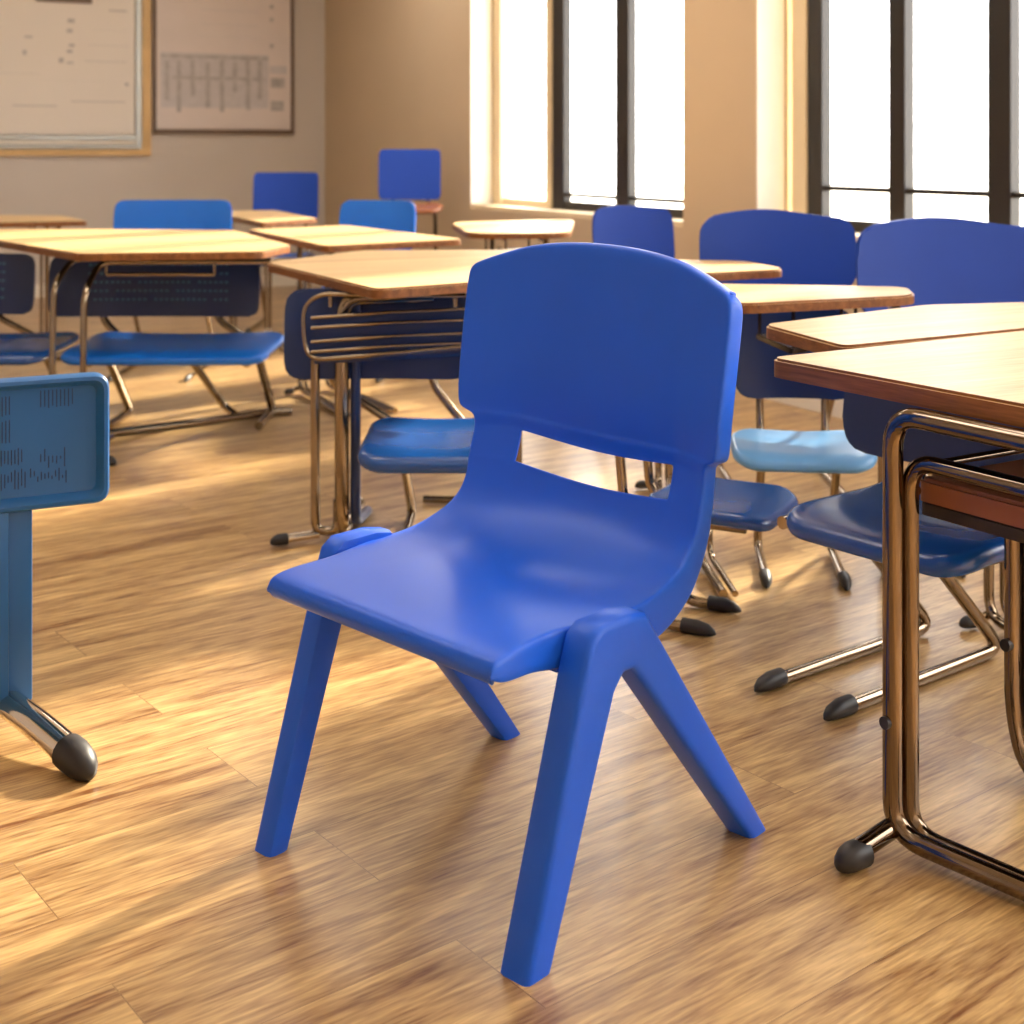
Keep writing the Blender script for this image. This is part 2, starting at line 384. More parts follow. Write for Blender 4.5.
for i, (y, z, w, dep, dish, crown) in enumerate(rows):
    a = rows[max(i-1, 0)]; b = rows[min(i+1, nr-1)]
    if 22 <= i <= 28: a, b = rows[22], rows[28]
    tv = V3((0, b[0]-a[0], b[1]-a[1])).normalized(); nb = V3((0, tv.z, -tv.y))    # backward / downward normal
    if i < 6: nb = V3((0, .05, -1)).normalized()
    if i >= 31: nb = V3((0, 1, -.1)).normalized()
    line = []
    xs = cols(w)
    right = []
    for k, x in enumerate(xs):
        u = min(1, x/w); ud = min(1, x/max(w, .287)) if i >= 15 else u; p = V3((x, y, z))+nb*(dish*(1-ud**2.8))
        p.z += crown*(1-u**2.5)*.94
        if k == 0: p += nb*(.006 if i > 4 else .001)
        if 16 < i < 28 and abs(x) < .25:
            p.z += {23: .8, 24: .6, 25: .45, 26: .35, 27: .15}.get(i, 1)*(.012*(1-(x/.25)**6)-.016*(1-min(1, x/.19)**2))
        right.append(p)
    ed = right[0]-nb*(.006 if i > 4 else .001)
    e0 = ed+nb*dep*.55+V3((.0025, 0, 0)); e1 = ed+nb*dep+V3((.002, 0, 0))
    e2 = ed+nb*dep-V3((.008, 0, 0))
    if i <= 1 or i >= nr-2:            # the flange folds under at the two ends
        q = V3((0, .003 if i < 2 else .002, -.001))
        e0, e1, e2 = ed+V3((-.003, 0, 0))+q, ed+V3((-.008, 0, 0))+q*1.5, ed+V3((-.016, 0, 0))+q*2
    full = [e2, e1, e0]+right
    pts = [V3((-p.x, p.y, p.z)) for p in full] + [p.copy() for p in reversed(full[:-1])]
    grid.append([bm.verts.new(warp(p)) for p in pts])
nc = len(grid[0])
for i in range(nr-1):
    for j in range(nc-1):
        xa = [abs(grid[i][j].co.x), abs(grid[i][j+1].co.x)]
        if (i < 3 or i >= nr-4) and (j < 3 or j >= nc-4): continue
        if SLB <= i < SLT and max(xa) < .1721: continue
        bm.faces.new((grid[i][j], grid[i][j+1], grid[i+1][j+1], grid[i+1][j]))
sh = obj('seat_shell', bm, 'hero', hero)
md = sh.modifiers.new('sub', 'SUBSURF'); md.levels = 2; md.render_levels = 3
md = sh.modifiers.new('thick', 'SOLIDIFY'); md.thickness = .007; md.offset = -1; md.use_even_offset = False
# legs: each side is an upside-down V, split at its top into a front and a rear leg
def leg_side(sx, ff, rf, thin=0.0, top_in=0.0):
    """ff/rf: (shift x, shift y) of the front and rear foot"""
    xo, xi = .301, .246 if sx > 0 else .256
    prof = [(-.030, 0), (.094, .405), (.106, .437), (.128, .452), (.20, .452), (.236, .445), (.258, .415), (.560, 0),
            (.511, 0), (.222, .350), (.202, .371), (.180, .371), (.160, .350), (.023, 0)]
    prof = [(y-(thin if 9 < k < 13 else thin*.5 if k == 13 else 0), z) for k, (y, z) in enumerate(prof)]
    bm = bmesh.new()
    f = bm.faces.new([bm.verts.new((xi, y, z)) for y, z in prof])
    r = bmesh.ops.extrude_face_region(bm, geom=[f])
    for v in r['geom']:
        if isinstance(v, bmesh.types.BMVert): v.co.x = xo
    bmesh.ops.recalc_face_normals(bm, faces=bm.faces)
    # bevel the long outer edges
    es = [e for e in bm.edges if abs(e.verts[0].co.x-xo) < 1e-5 and abs(e.verts[1].co.x-xo) < 1e-5 and not (e.verts[0].co.z < 1e-4 and e.verts[1].co.z < 1e-4)]
    bmesh.ops.bevel(bm, geom=es, offset=.011, segments=3, affect='EDGES', profile=.55)
    es = [e for e in bm.edges if abs(e.verts[0].co.x-xi) < 1e-5 and abs(e.verts[1].co.x-xi) < 1e-5 and not (e.verts[0].co.z < 1e-4 and e.verts[1].co.z < 1e-4)]
    bmesh.ops.bevel(bm, geom=es, offset=.011, segments=2, affect='EDGES', profile=.5)
    for v in bm.verts:
        k = 1-min(1, v.co.z/.42)
        dx, dy = ff if v.co.y < .19 else rf
        v.co.x += k*dx-(1-k)*top_in; v.co.y += k*dy
        v.co.x *= sx
    for k, nm in ((1, 'leg'), (-1, 'leg')):
        b2 = bm.copy()
        g = bmesh.ops.bisect_plane(b2, geom=b2.verts[:]+b2.edges[:]+b2.faces[:], plane_co=(0, .189, 0), plane_no=(0, k, 0), clear_outer=True)
        ed = [e for e in g['geom_cut'] if isinstance(e, bmesh.types.BMEdge)]
        bmesh.ops.holes_fill(b2, edges=ed, sides=0)
        for v in b2.verts: warp(v.co)
        obj(nm, b2, 'hero', hero)
    bm.free()
leg_side(1, (.0, -.004), (.004, .0)); leg_side(-1, (-.030, -.024), (-.012, .006), .024, .004)
# cross rib under the seat
bm = bmesh.new(); box(bm, (-.24, .10, .375), (.24, .118, .428), bev=.005)
box(bm, (-.24, .25, .375), (.24, .268, .418), bev=.005)
for v in bm.verts: warp(v.co)
obj('under_rib', bm, 'hero', hero)

# ================================================================ school chairs
def panel(bw_, z0, z1, y0, curve, th=.016, lean=.12, rad=.05, holes=0, wave=.0):
    """curved backrest seen from the front (-y)"""
    bm = bmesh.new(); n = 20; m = 10
    zc, hz = (z0+z1)/2, (z1-z0)/2
    def P2(i, j, d):
        u = -1+2*i/n; w = -1+2*j/m
        x, z = u*bw_, w*hz
        # rounded corners: squeeze
        ex, ez = bw_-rad, hz-rad
        if abs(x) > ex and abs(z) > ez:
            dx, dz = (abs(x)-ex)/rad, (abs(z)-ez)/rad
            mx = max(dx, dz); l = math.hypot(dx, dz)
            k = mx/l if l else 1
            x = math.copysign(ex+dx*k*rad, x); z = math.copysign(ez+dz*k*rad, z)
        y = y0+lean*z-curve*(x/bw_)**2+d
        if z > 0: z += wave*math.cos(u*math.pi*1.0+.5)*(z/hz)
        return V3((x, y, zc+z))
    # denser rows near the rim
    g = [[[None]*(m+1) for _ in range(n+1)] for _ in range(2)]
    for s in (0, 1):
        for i in range(n+1):
            for j in range(m+1): g[s][i][j] = bm.verts.new(P2(i, j, 0 if s == 0 else th))
    for i in range(n):
        for j in range(m):
            bm.faces.new((g[0][i][j], g[0][i+1][j], g[0][i+1][j+1], g[0][i][j+1]))
            bm.faces.new((g[1][i][j], g[1][i][j+1], g[1][i+1][j+1], g[1][i+1][j]))
    ring = [(i, 0) for i in range(n)]+[(n, j) for j in range(m)]+[(i, m) for i in range(n, 0, -1)]+[(0, j) for j in range(m, 0, -1)]
    rim = []
    for k in range(len(ring)):
        a, b = ring[k], ring[(k+1) % len(ring)]
        bm.faces.new((g[0][a[0]][a[1]], g[1][a[0]][a[1]], g[1][b[0]][b[1]], g[0][b[0]][b[1]]))
        for s in (0, 1): rim.append(bm.edges.get((g[s][a[0]][a[1]], g[s][b[0]][b[1]])))
    bmesh.ops.bevel(bm, geom=[e for e in rim if e], offset=th*.35, segments=2, affect='EDGES')
    if holes:                        # rows of small vents, as pale marks for light shining through
        for r in range(holes):
            z = zc-hz*.45+r*hz*.28
            for c in range(26):
                x = -bw_*.62+c*bw_*1.3/25
                if (c*7+r*5) % 11 == 0: continue
                y = y0+lean*(z-zc)-curve*(x/bw_)**2
                box(bm, (x-.006, y-.0015, z-.004), (x+.006, y+.001, z+.004), 1)
    return bm
def seat_mesh(sw, sd, h, th=.032, dish=.012, lip=.02, rad=.075):
    """seat pan: rounded rectangle, dished, rear edge turned up, front edge rolled down"""
    def outline(ins):
        r = max(rad-ins, .02); out = []
        w, d = sw-ins, sd-ins
        for cx, cy, a0 in ((w-r, d-r, 0), (-w+r, d-r, 90), (-w+r, -d+r, 180), (w-r, -d+r, 270)):
            for k in range(8):
                an = math.radians(a0+90*k/7); out.append((cx+r*math.cos(an), cy+r*math.sin(an)))
            nx = {0: (-w+r, d), 90: (-w, -d+r), 180: (w-r, -d), 270: (w, d-r)}[a0]
            p = out[-1]
            for k in (1, 2, 3, 4, 5): out.append((p[0]+(nx[0]-p[0])*k/6, p[1]+(nx[1]-p[1])*k/6))
        return out
    def hz(x, y):
        u, w = min(1, abs(x)/sw), y/sd
        return h-dish*(1-u*u)*(1-max(0, -w)**2)+.05*max(0, w-.35)**2-lip*max(0, -w-.45)**2*3
    R0 = outline(0); n = len(R0); bm = bmesh.new(); rings = []
    e = th*.5
    lv = [(k, 0, 0) for k in (.12, .3, .5, .68, .82, .91)]
    for k, _, _ in lv:
        base = outline(e); rings.append([bm.verts.new((x*k, y*k, hz(x*k, y*k))) for x, y in base])
    for i in range(9):
        an = math.pi*i/8; ins = e*(1-math.sin(an)); dz = -e*(1-math.cos(an))
        rings.append([bm.verts.new((x, y, hz(x, y)+dz)) for x, y in outline(ins)])
    for k in (.8, .5, .15):
        rings.append([bm.verts.new((x*k, y*k, hz(x*k, y*k)-th)) for x, y in outline(e)])
    for a, b in zip(rings, rings[1:]):
        for j in range(n): bm.faces.new((a[j], a[(j+1) % n], b[(j+1) % n], b[j]))
    bm.faces.new(rings[0][::-1]); bm.faces.new(rings[-1])
    return bm
def school_chair(label, x, y, rz, sw=.2, sd=.2, sh_=.42, bw_=.2, b0=.62, b1=.86, bx=0, by=None, smat='seat', bmat='blue',
                 metal='bronze', holes=0, r=.011, slant=.16, run=.06, group=None, wave=.0, curve=.03, caps=True, leg_x=None, rad=.05, name='school_chair', th=.032, legs=None):
    t = thing(name, label, 'chair', (x, y, 0), math.radians(rz), group, local=True)
    obj('seat', seat_mesh(sw, sd, sh_, th=th), smat, t)
    yb = sd+.02 if by is None else by
    b = panel(bw_, b0, b1, yb, curve, holes=holes, wave=wave, rad=rad)
    for v in b.verts: v.co.x += bx
    obj('backrest', b, [bmat, 'vent_light'], t)
    lx = leg_x or sw*.78; zt = sh_-th-r-.004
    for s in (-1, 1):
        lx = leg_x or sw*.78
        if legs: lx = legs[0 if s < 0 else 1]*s
        bm = bmesh.new()
        tube(bm, [(s*lx, -sd*.55, zt), (s*lx, sd*.35, zt), (s*lx, sd+slant, r+.001), (s*lx, -sd-run, r+.001)], r, .06)
        lg = obj('leg', bm, metal, t)
        if caps:
            bm = bmesh.new()
            tube(bm, [(s*lx, -sd-run+.03, r*1.35), (s*lx, -sd-run-.005, r*1.35), (s*lx, -sd-run-.03, r*1.15), (s*lx, -sd-run-.045, r*.8), (s*lx, -sd-run-.052, r*.6)], r*1.35, 0, taper=(1, 1, .8, .45, .1))
            lg['_local'] = 1; obj('foot_cap', bm, 'cap', lg)
        # back post
        bm = bmesh.new()
        px_ = bx+s*bw_*.55; lx = min(abs(lx), sw*.78)
        tube(bm, [(s*lx*.9, sd*.2, zt), (s*lx*.9, yb+.03, zt), (px_, yb+.055, b0-.02), (px_, yb+.042, (b0+b1)/2)], r*.9, .05)
        obj('back_post', bm, metal, t)
    bm = bmesh.new(); tube(bm, [(min(-lx, legs[0]) if legs else -lx, 0, zt), (lx, 0, zt)], r*.8, 0); obj('cross_bar', bm, metal, t)
    return t

# rear and middle chairs (facing the camera, so the seat lies towards it)
school_chair('dark blue chair under the wall chart, its plain square back rising above a far desk', -1.46, 8.75, 0, bw_=.21, b0=.66, b1=.975, sh_=.45, rad=.03, curve=.02)
school_chair('light blue chair just left of and below the tall corner stool, behind a tapered desk', -.735, 6.98, -14, bw_=.205, b0=.6, b1=.86, sh_=.44, smat='bright', bmat='bright', sd=.17, by=.0+.19)
school_chair('bright sky blue wide-backed chair behind the left middle desk', -1.76, 7.0, 0, bw_=.305, sw=.24, b0=.6, b1=.86, sh_=.44, bmat='bright', smat='bright')
school_chair('blue chair with narrow turned back by the window, just above the central plastic chair', .545, 5.42, 18, bw_=.175, sw=.17, sd=.17, b0=.62, b1=.89, sh_=.45, bmat='blue', by=.19, curve=.02, wave=.006)
school_chair('wide royal blue chair before the wall pier, left of the two broad-backed window chairs', .90, 4.5, 0, bw_=.265, sw=.22, b0=.64, b1=.905, sh_=.42, bmat='blue', wave=.013, curve=.03, rad=.07, slant=.2)
school_chair('widest royal blue chair before the right window, right of the two broad-backed window chairs', 1.33, 3.93, 4, bw_=.30, sw=.22, sd=.19, b0=.62, b1=.905, sh_=.45, bmat='blue', wave=.014, curve=.03, rad=.07)
# tall chair in the corner
t = school_chair('tall blue-backed stool with brown seat against the far wall left of the windows', -.66, 8.75, 0, sw=.22, sd=.19, sh_=.77, bw_=.20, b0=.80, b1=1.125, smat='shelf', rad=.03, curve=.01, caps=False, name='high_chair', metal='darkm', slant=.02)
# left pair of perforated chairs
school_chair('wide navy chair with perforated back and long blue seat under the left desk', -1.31, 5.42, 0, sw=.39, sd=.26, sh_=.365, bw_=.43, bx=-.15, b0=.44, b1=.69, by=.27, smat='bright', bmat='navy', holes=5, r=.018, slant=.18, leg_x=.30, rad=.045, metal='bronze', run=-.38, caps=False)
school_chair('dark perforated chair cut off by the left photo edge, above the pedestal chair', -2.17, 5.42, 0, sw=.42, sd=.26, sh_=.365, bw_=.41, bx=-.19, b0=.45, b1=.695, by=.27, smat='seat', bmat='navy', holes=5, r=.014, slant=.18, leg_x=.31, rad=.045, metal='bronze', run=.02)
lc = [o for o in bpy.data.objects if str(o.get('label', '')).startswith('wide navy chair')][0]
bm = bmesh.new(); tube(bm, [(-.27, -.02, .017), (.0, .18, .017), (.30, .42, .017), (.38, .44, .017)], .016, .05); obj('floor_bar', bm, 'bronze', lc)
bm = bmesh.new(); tube(bm, [(.02, .0, .32), (.03, .08, .30), (.10, .40, .05), (.16, .36, .017)], .016, .05); obj('leg', bm, 'bronze', lc)
# chair under the centre-left desk
school_chair('navy chair behind the slatted basket of the desk left of the central plastic chair', -.205, 3.78, 0, sw=.20, sd=.22, sh_=.345, bw_=.27, bx=-.185, b0=.455, b1=.715, by=.27, smat='seat', bmat='navy', r=.014, slant=.24, leg_x=.10, rad=.05, th=.045)
# right group
school_chair('low dark blue chair half hidden behind the right side of the central plastic chair', .50, 3.27, 62, sw=.165, sd=.15, sh_=.310, bw_=.15, b0=.56, b1=.72, smat='seat', bmat='navy', r=.013, slant=.0, run=-.19, by=.19, leg_x=.09)
school_chair('chair with glare-pale glossy blue seat, right of the central plastic chair, behind a lower seat', .765, 3.67, -6, sw=.185, sd=.15, sh_=.345, bw_=.165, bx=.0, b0=.43, b1=.68, by=.2, smat='pale', bmat='navy', r=.012, slant=.06, run=-.05, leg_x=.10)
school_chair('blue chair with broad navy back and glossy seat under the front right desk', .82, 2.76, -52, sw=.22, sd=.205, sh_=.40, th=.042, bw_=.31, bx=-.06, b0=.435, b1=.685, by=.235, smat='seat', bmat='navy', r=.014, slant=.20, run=-.06, legs=(-.27, -.09), rad=.06, curve=.02)

# ================================================================ desks
Uf = V3((.5196, -.8544, 0)); Vf = V3((.8544, .5196, 0))
def desk_top(root, pts, zt=.75, th=.028, rad=.04):
    bm = bmesh.new(); slab(bm, round_poly([V3((p[0], p[1], 0)) for p in pts], rad), zt-th, zt, bev=.005)
    return obj('tabletop', bm, ['top', 'edge', 'under'], root)
def cfoot(p, d, r):
    bm = bmesh.new(); d = V3(d).normalized(); p = V3(p)
    pts = [p-d*.014, p-d*.012, p+d*.012, p+d*r*1.3+V3((0, 0, -r*.12)), p+d*r*1.9+V3((0, 0, -r*.3)), p+d*r*2.35+V3((0, 0, -r*.5)), p+d*r*2.55+V3((0, 0, -r*.62))]
    tube(bm, pts, r*1.2, 0, seg=16, taper=(.9, 1, 1, .93, .74, .45, .12))
    return bm
def c_frame(root, P0, u, v, zt, lu=.35, lb=.45, r=.014, toe=.1, double=True, metal='bronze', r2=.7, z2=.075, gap=.04, back=.02):
    """C-shaped side frame: rail under the top, upright at P0, base runner along u, toe along -v"""
    P0 = V3((P0[0], P0[1], 0)); Zr = zt-r-.002; zf = r+.002
    bm = bmesh.new()
    tube(bm, [P0+u*lu+V3((0, 0, Zr)), P0+V3((0, 0, Zr)), P0+V3((0, 0, zf+.012)), P0+u*lb+V3((0, 0, zf))], r, .05, seg=14)
    L = obj('leg', bm, metal, root)
    if double:
        q = P0+v*gap
        bm = bmesh.new()
        tube(bm, [q+u*lu+V3((0, 0, Zr-z2)), q+V3((0, 0, Zr-z2)), q+V3((0, 0, zf+.012)), q+u*lb+V3((0, 0, zf))], r*r2, .045, seg=12)
        obj('leg', bm, metal, root)
    if toe:
        a = P0+V3((0, 0, zf+.016)); e = P0-v*toe+V3((0, 0, zf+.004))
        bm = bmesh.new(); tube(bm, [a, e], r*.95, 0, seg=12); T = obj('foot_bar', bm, metal, root)
        T2 = cfoot(e, -v, r); obj('foot_cap', T2, 'cap', T)
def generic_desk(label, pts, zt=.75, r=.012, insets=(.12, .12), shelf=True, group=None, rad=.04, metal='bronze'):
    """pts: far-left, far-right, near-right, near-left corners of the top (world)"""
    fl, fr, nr_, nl = [V3((p[0], p[1], 0)) for p in pts]
    c = (fl+fr+nr_+nl)/4
    root = thing('school_desk', label, 'desk', (c.x, c.y, 0), group=group)
    desk_top(root, [fl, fr, nr_, nl], zt, .026, rad)
    vv = ((fr+nr_)-(fl+nl)).normalized()
    for a, b, s in ((fl, nl, 1), (fr, nr_, -1)):
        u = (b-a); L = u.length; u.normalize(); p = a.lerp(b, .22)+vv*s*insets[0 if s > 0 else 1]
        c_frame(root, p, u, vv*s, zt-.026, lu=L*.55, lb=L*.55, r=r, toe=.05, gap=.03)
    if shelf:
        q = [fl.lerp(nr_, .3), fr.lerp(nl, .3), nr_.lerp(fl, .3), nl.lerp(fr, .3)]
        bm = bmesh.new(); slab(bm, round_poly(q, .02), zt-.14, zt-.125, bev=.003, top=0, side=0, bottom=0)
        sh = obj('book_shelf', bm, 'darkm', root)
        # hangers joining the shelf to the top
        for k in q:
            kk = k.lerp(c, .1); bm = bmesh.new()
            tube(bm, [(kk.x, kk.y, zt-.126), (kk.x, kk.y, zt-.026)], .005, 0, seg=8); obj('shelf_hanger', bm, 'darkm', root)
    return root
D = lambda px, py, h=.75: at(px, py, h)

# far desks
generic_desk('thin pale desk at the left photo edge, just under the whiteboard, furthest left', [D(-70, 214.5), D(64, 215.5), D(88, 221), D(-50, 223.5)])
generic_desk('small pale desk peeping out right of the sky blue chair, below the corner chair', [D(205, 211), D(276, 210), D(318, 218.5), D(262, 222.5)], insets=(.1, .1), shelf=False)
generic_desk('long pale desk with tapered right end just behind the slatted-basket desk', [D(246, 229), D(345, 225), D(465, 239), D(325, 246)], insets=(.2, .2), shelf=False, rad=.06)
generic_desk('pale round-ended desk directly below the first window', [D(450, 222), D(575, 219), D(570, 233), D(468, 233.5)], insets=(.2, .15), rad=.16)
# left desk
t = thing('school_desk', 'wide pale desk with thin bent-tube legs over the navy perforated chair at left', 'desk', at(130, 470, 0))
desk_top(t, [D(-70, 228), D(235, 230), D(292, 245), D(262, 251.5), D(78, 253.5), D(-10, 239)], rad=.05)
vv = V3((1, 0, 0))
for px in (84, 41):
    bm = bmesh.new(); X = (px-512)*5.0/F
    tube(bm, [(X+.72, 5.16, .706), (X+.02, 5.12, .706), (X, 5.0, .60), (X, 4.99, .30), (X, 4.97, .016), (X+.0, 5.35, .014)] if px == 84 else
         [(X+.30, 5.3, .706), (X+.03, 5.26, .706), (X, 5.14, .62), (X, 5.12, .30), (X, 5.1, .016), (X, 5.45, .014)], .012, .05)
    obj('leg', bm, 'bronze', t)
bm = bmesh.new(); tube(bm, [(-1.545, 4.99, .02), (-1.44, 4.93, .02)], .012, 0); fb = obj('foot_bar', bm, 'bronze', t)
obj('foot_cap', cfoot((-1.44, 4.93, .018), (1, -.4, 0), .016), 'cap', fb)
bm = bmesh.new()
tube(bm, [(-1.5, 5.13, .66), (-1.1, 5.13, .66)], .008, 0)
tube(bm, [(-1.5, 5.13, .66), (-1.5, 5.13, .70)], .006, 0); tube(bm, [(-1.1, 5.13, .66), (-1.1, 5.13, .70)], .006, 0)
obj('book_rail', bm, 'bronze', t)
for px, Y in ((-200, 6.3), (-160, 5.06)):
    bm = bmesh.new(); X = -2.66
    tube(bm, [(X, Y, .72), (X, Y, .016), (X, Y-.3, .016)], .012, .05); obj('leg', bm, 'bronze', t)

# centre-left desk
cl = thing('school_desk', 'pale-topped desk with slatted book basket, left of the central plastic chair', 'desk', (-.52, 3.99, 0))
desk_top(cl, [D(265, 262.5), D(363, 250), D(520, 249.5), D(572, 275), D(376, 289)], rad=.05)
x1, x2, yy = -.563, -.487, 3.97
bm = bmesh.new()
tube(bm, [(x1, yy, .52), (x1, yy, .03), (x2-.012, yy, .03), (x2-.012, yy, .12)], .0135, .045); obj('leg', bm, 'bronze', cl)
bm = bmesh.new(); tube(bm, [(x2+.26, yy+.02, .704), (x2+.01, yy, .695), (x2, yy, .60), (x2, yy, .03), (x2+.01, yy+.34, .022)], .021, .05, seg=14); obj('leg', bm, 'bronze', cl)
bm = bmesh.new(); tube(bm, [(x2+.038, yy+.012, .70), (x2+.038, yy+.012, .05), (x2+.045, yy+.28, .016)], .015, .05); obj('leg', bm, 'navy', cl)
bm = bmesh.new(); tube(bm, [(x1+.01, yy, .022), (x1-.09, yy-.05, .02)], .012, 0); fb = obj('foot_bar', bm, 'chrome', cl)
obj('foot_cap', cfoot((x1-.085, yy-.048, .020), (-1, -.5, 0), .014), 'cap', fb)
# far pair of legs, behind the blue chair
for X, Y in ((-.02, 4.95), (.02, 4.35)):
    bm = bmesh.new(); tube(bm, [(X-.2, Y, .708), (X, Y, .708), (X, Y, .016), (X-.3, Y+.05, .014)], .012, .05); obj('leg', bm, 'bronze', cl)
# basket: rim loop and slats
bk = bmesh.new(); Yb = 3.90
def bpt(px, py): return atZ(px, py, Yb)
tube(bk, [bpt(473, 296), bpt(400, 296), bpt(320, 294), bpt(304, 306), bpt(303, 330), bpt(308, 360), bpt(338, 358), bpt(473, 346)], .0065, .05)
basket = obj('book_basket', bk, 'bronze', cl)
for a, b in (((311, 318), (473, 309)), ((311, 328), (473, 320)), ((311, 342), (473, 333)), ((311, 352), (473, 343))):
    bm = bmesh.new(); p, q = bpt(*a), bpt(*b)
    tube(bm, [p, p.lerp(q, .5)+V3((0, 0, .004)), q], .005, 0, ry=.005); obj('slat', bm, 'bronze', basket)
    bm = bmesh.new(); p, q = bpt(a[0]+2, a[1]+6), bpt(b[0], b[1]+6)
    tube(bm, [p+V3((0, .02, 0)), q+V3((0, .02, 0))], .005, 0, ry=.02); obj('slat', bm, 'navy', basket)
bm = bmesh.new()
for px in (330, 455): p = bpt(px, 300); tube(bm, [p+V3((0, .008, -.02)), V3((p.x, p.y+.008, .722))], .006, 0)
obj('basket_hanger', bm, 'bronze', basket)

# middle right desks
generic_desk('small pale desk tip right of the central chair, just below the left broad-backed chair', [D(640, 259), D(745, 260.5), D(789, 269), D(770, 277), D(640, 275)][:3]+[D(645, 276)], insets=(.06, .26), shelf=False, rad=.08)
generic_desk('pale desk with rounded right end in front of the two broad-backed chairs', [D(690, 283), D(908, 286.5), D(917, 295), D(735, 304)], insets=(.0, .05), rad=.07)
# desk behind the front right one
t = thing('school_desk', 'light brown desk directly behind the front right desk, its left corner angled', 'desk', (1.0, 3.1, 0))
NRp = V3((1.32, 3.03, 0)); FRp = V3((1.42, 3.42, 0))
desk_top(t, [D(762, 324), D(925, 304.5), FRp, NRp, D(843, 346)], rad=.035)
c_frame(t, (1.12, 3.26, 0), V3((.3, -.9, 0)).normalized(), V3((.9, .3, 0)).normalized(), .722, lu=.2, lb=.22, r=.012, toe=.05)
c_frame(t, (1.36, 3.32, 0), V3((-.1, -.99, 0)).normalized(), V3((-.99, .1, 0)).normalized(), .722, lu=.2, lb=.22, r=.012, toe=.0, double=False)
bm = bmesh.new(); a = D(775, 333, .712); tube(bm, [a, a+V3((.12, -.02, 0)), a+V3((.5, .1, 0))], .008, .03, ry=.008); obj('support_rail', bm, 'shelf', t)

# front right desk
L1 = D(768, 357); N1 = D(1024, 404.5); U1 = (N1-L1).normalized(); V1 = V3((-U1.y, U1.x, 0))
fd = thing('school_desk', 'nearest desk at right, maple top with thick brown edge and doubled shiny tube legs', 'desk', (.75, 2.3, 0))
W1, D1 = .95, .66
desk_top(fd, [L1, L1+V1*W1, L1+V1*W1+U1*D1, L1+U1*D1], th=.034, rad=.03)
PU = at(893, 852, 0)
def fr_tube(name, pts, r, ry=None, fr=.05, mat_='gun', par=fd, seg=18):
    bm = bmesh.new(); tube(bm, pts, r, fr, seg=seg, ry=ry); return obj(name, bm, mat_, par)
up = V3((0, 0, 1)); PU.z = 0
RD = (at(1024, 905, 0)-at(885, 848, 0)).normalized()
fr_tube('leg', [PU+U1*.42+up*.700, PU+up*.700, PU+up*.03, PU+RD*.42+up*.02], .0165, fr=.055)
q = PU+V1*.026+U1*.012
fr_tube('leg', [q+U1*.42+up*.625, q+up*.625, q+up*.03, q+RD*.42+up*.016], .014, fr=.05)
q2 = PU+V1*.06
fr_tube('basket_rail', [q2+U1*.42+up*.605, q2+up*.607, q2+V1*.3+up*.607], .007, fr=.03)
bm = bmesh.new()
q3 = PU+V1*.045
pp = [q3+V1*.01-U1*.0, q3+V1*.34, q3+V1*.34+U1*.34, q3+V1*.01+U1*.34]
slab(bm, round_poly(pp, .015), .555, .592, bev=.006, top=0, side=0, bottom=1)
obj('book_shelf', bm, ['shelf', 'under'], fd)
bm = bmesh.new(); slab(bm, round_poly([p+V1*.004 for p in pp], .015), .532, .554, bev=.003, top=0, side=0, bottom=0); obj('shelf_tray', bm, 'under', fd)
bm = bmesh.new(); pq = q3+V1*.02+up*.574-U1*.001; tube(bm, [pq+U1*.01-V1*.02, pq+U1*.01-V1*.024], .009, 0); obj('bolt', bm, 'bronze', fd)
# toe
e = at(858, 868, 0)+up*.022; toe = fr_tube('foot_bar', [PU+up*.04, e+V3((.0, 0, .006))], .0165, fr=0)
obj('foot_cap', cfoot(e, (e-PU-up*.02).normalized(), .0185), 'cap', toe)
# rear leg pair at the right border, a long U
g = at(1012, 778, 0); g.z = 0
fr_tube('leg', [g+up*.53, g+up*.12, g+up*.018+U1*.03, g+U1*.30+up*.016], .0135, fr=.08)
g2 = g+V1*.038
fr_tube('leg', [g2+up*.53, g2+up*.12, g2+up*.018+U1*.03, g2+U1*.30+up*.016], .0125, fr=.08, mat_='darkm')
bm = bmesh.new(); p = g+up*.24-V1*.012; tube(bm, [p-V1*.008, p+V1*.004], .011, 0); obj('bumper', bm, 'cap', fd)
bm = bmesh.new(); p = PU+up*.21-V1*.012; tube(bm, [p-V1*.009, p+V1*.004], .010, 0); obj('bumper', bm, 'cap', fd)
# far side frame, outside the picture
q = L1+V1*(W1-.08)+U1*.22; q.z = 0
fr_tube('leg', [q+U1*.3+up*.700, q+up*.700, q+up*.03, q+U1*.4+up*.02], .0165, fr=.055)

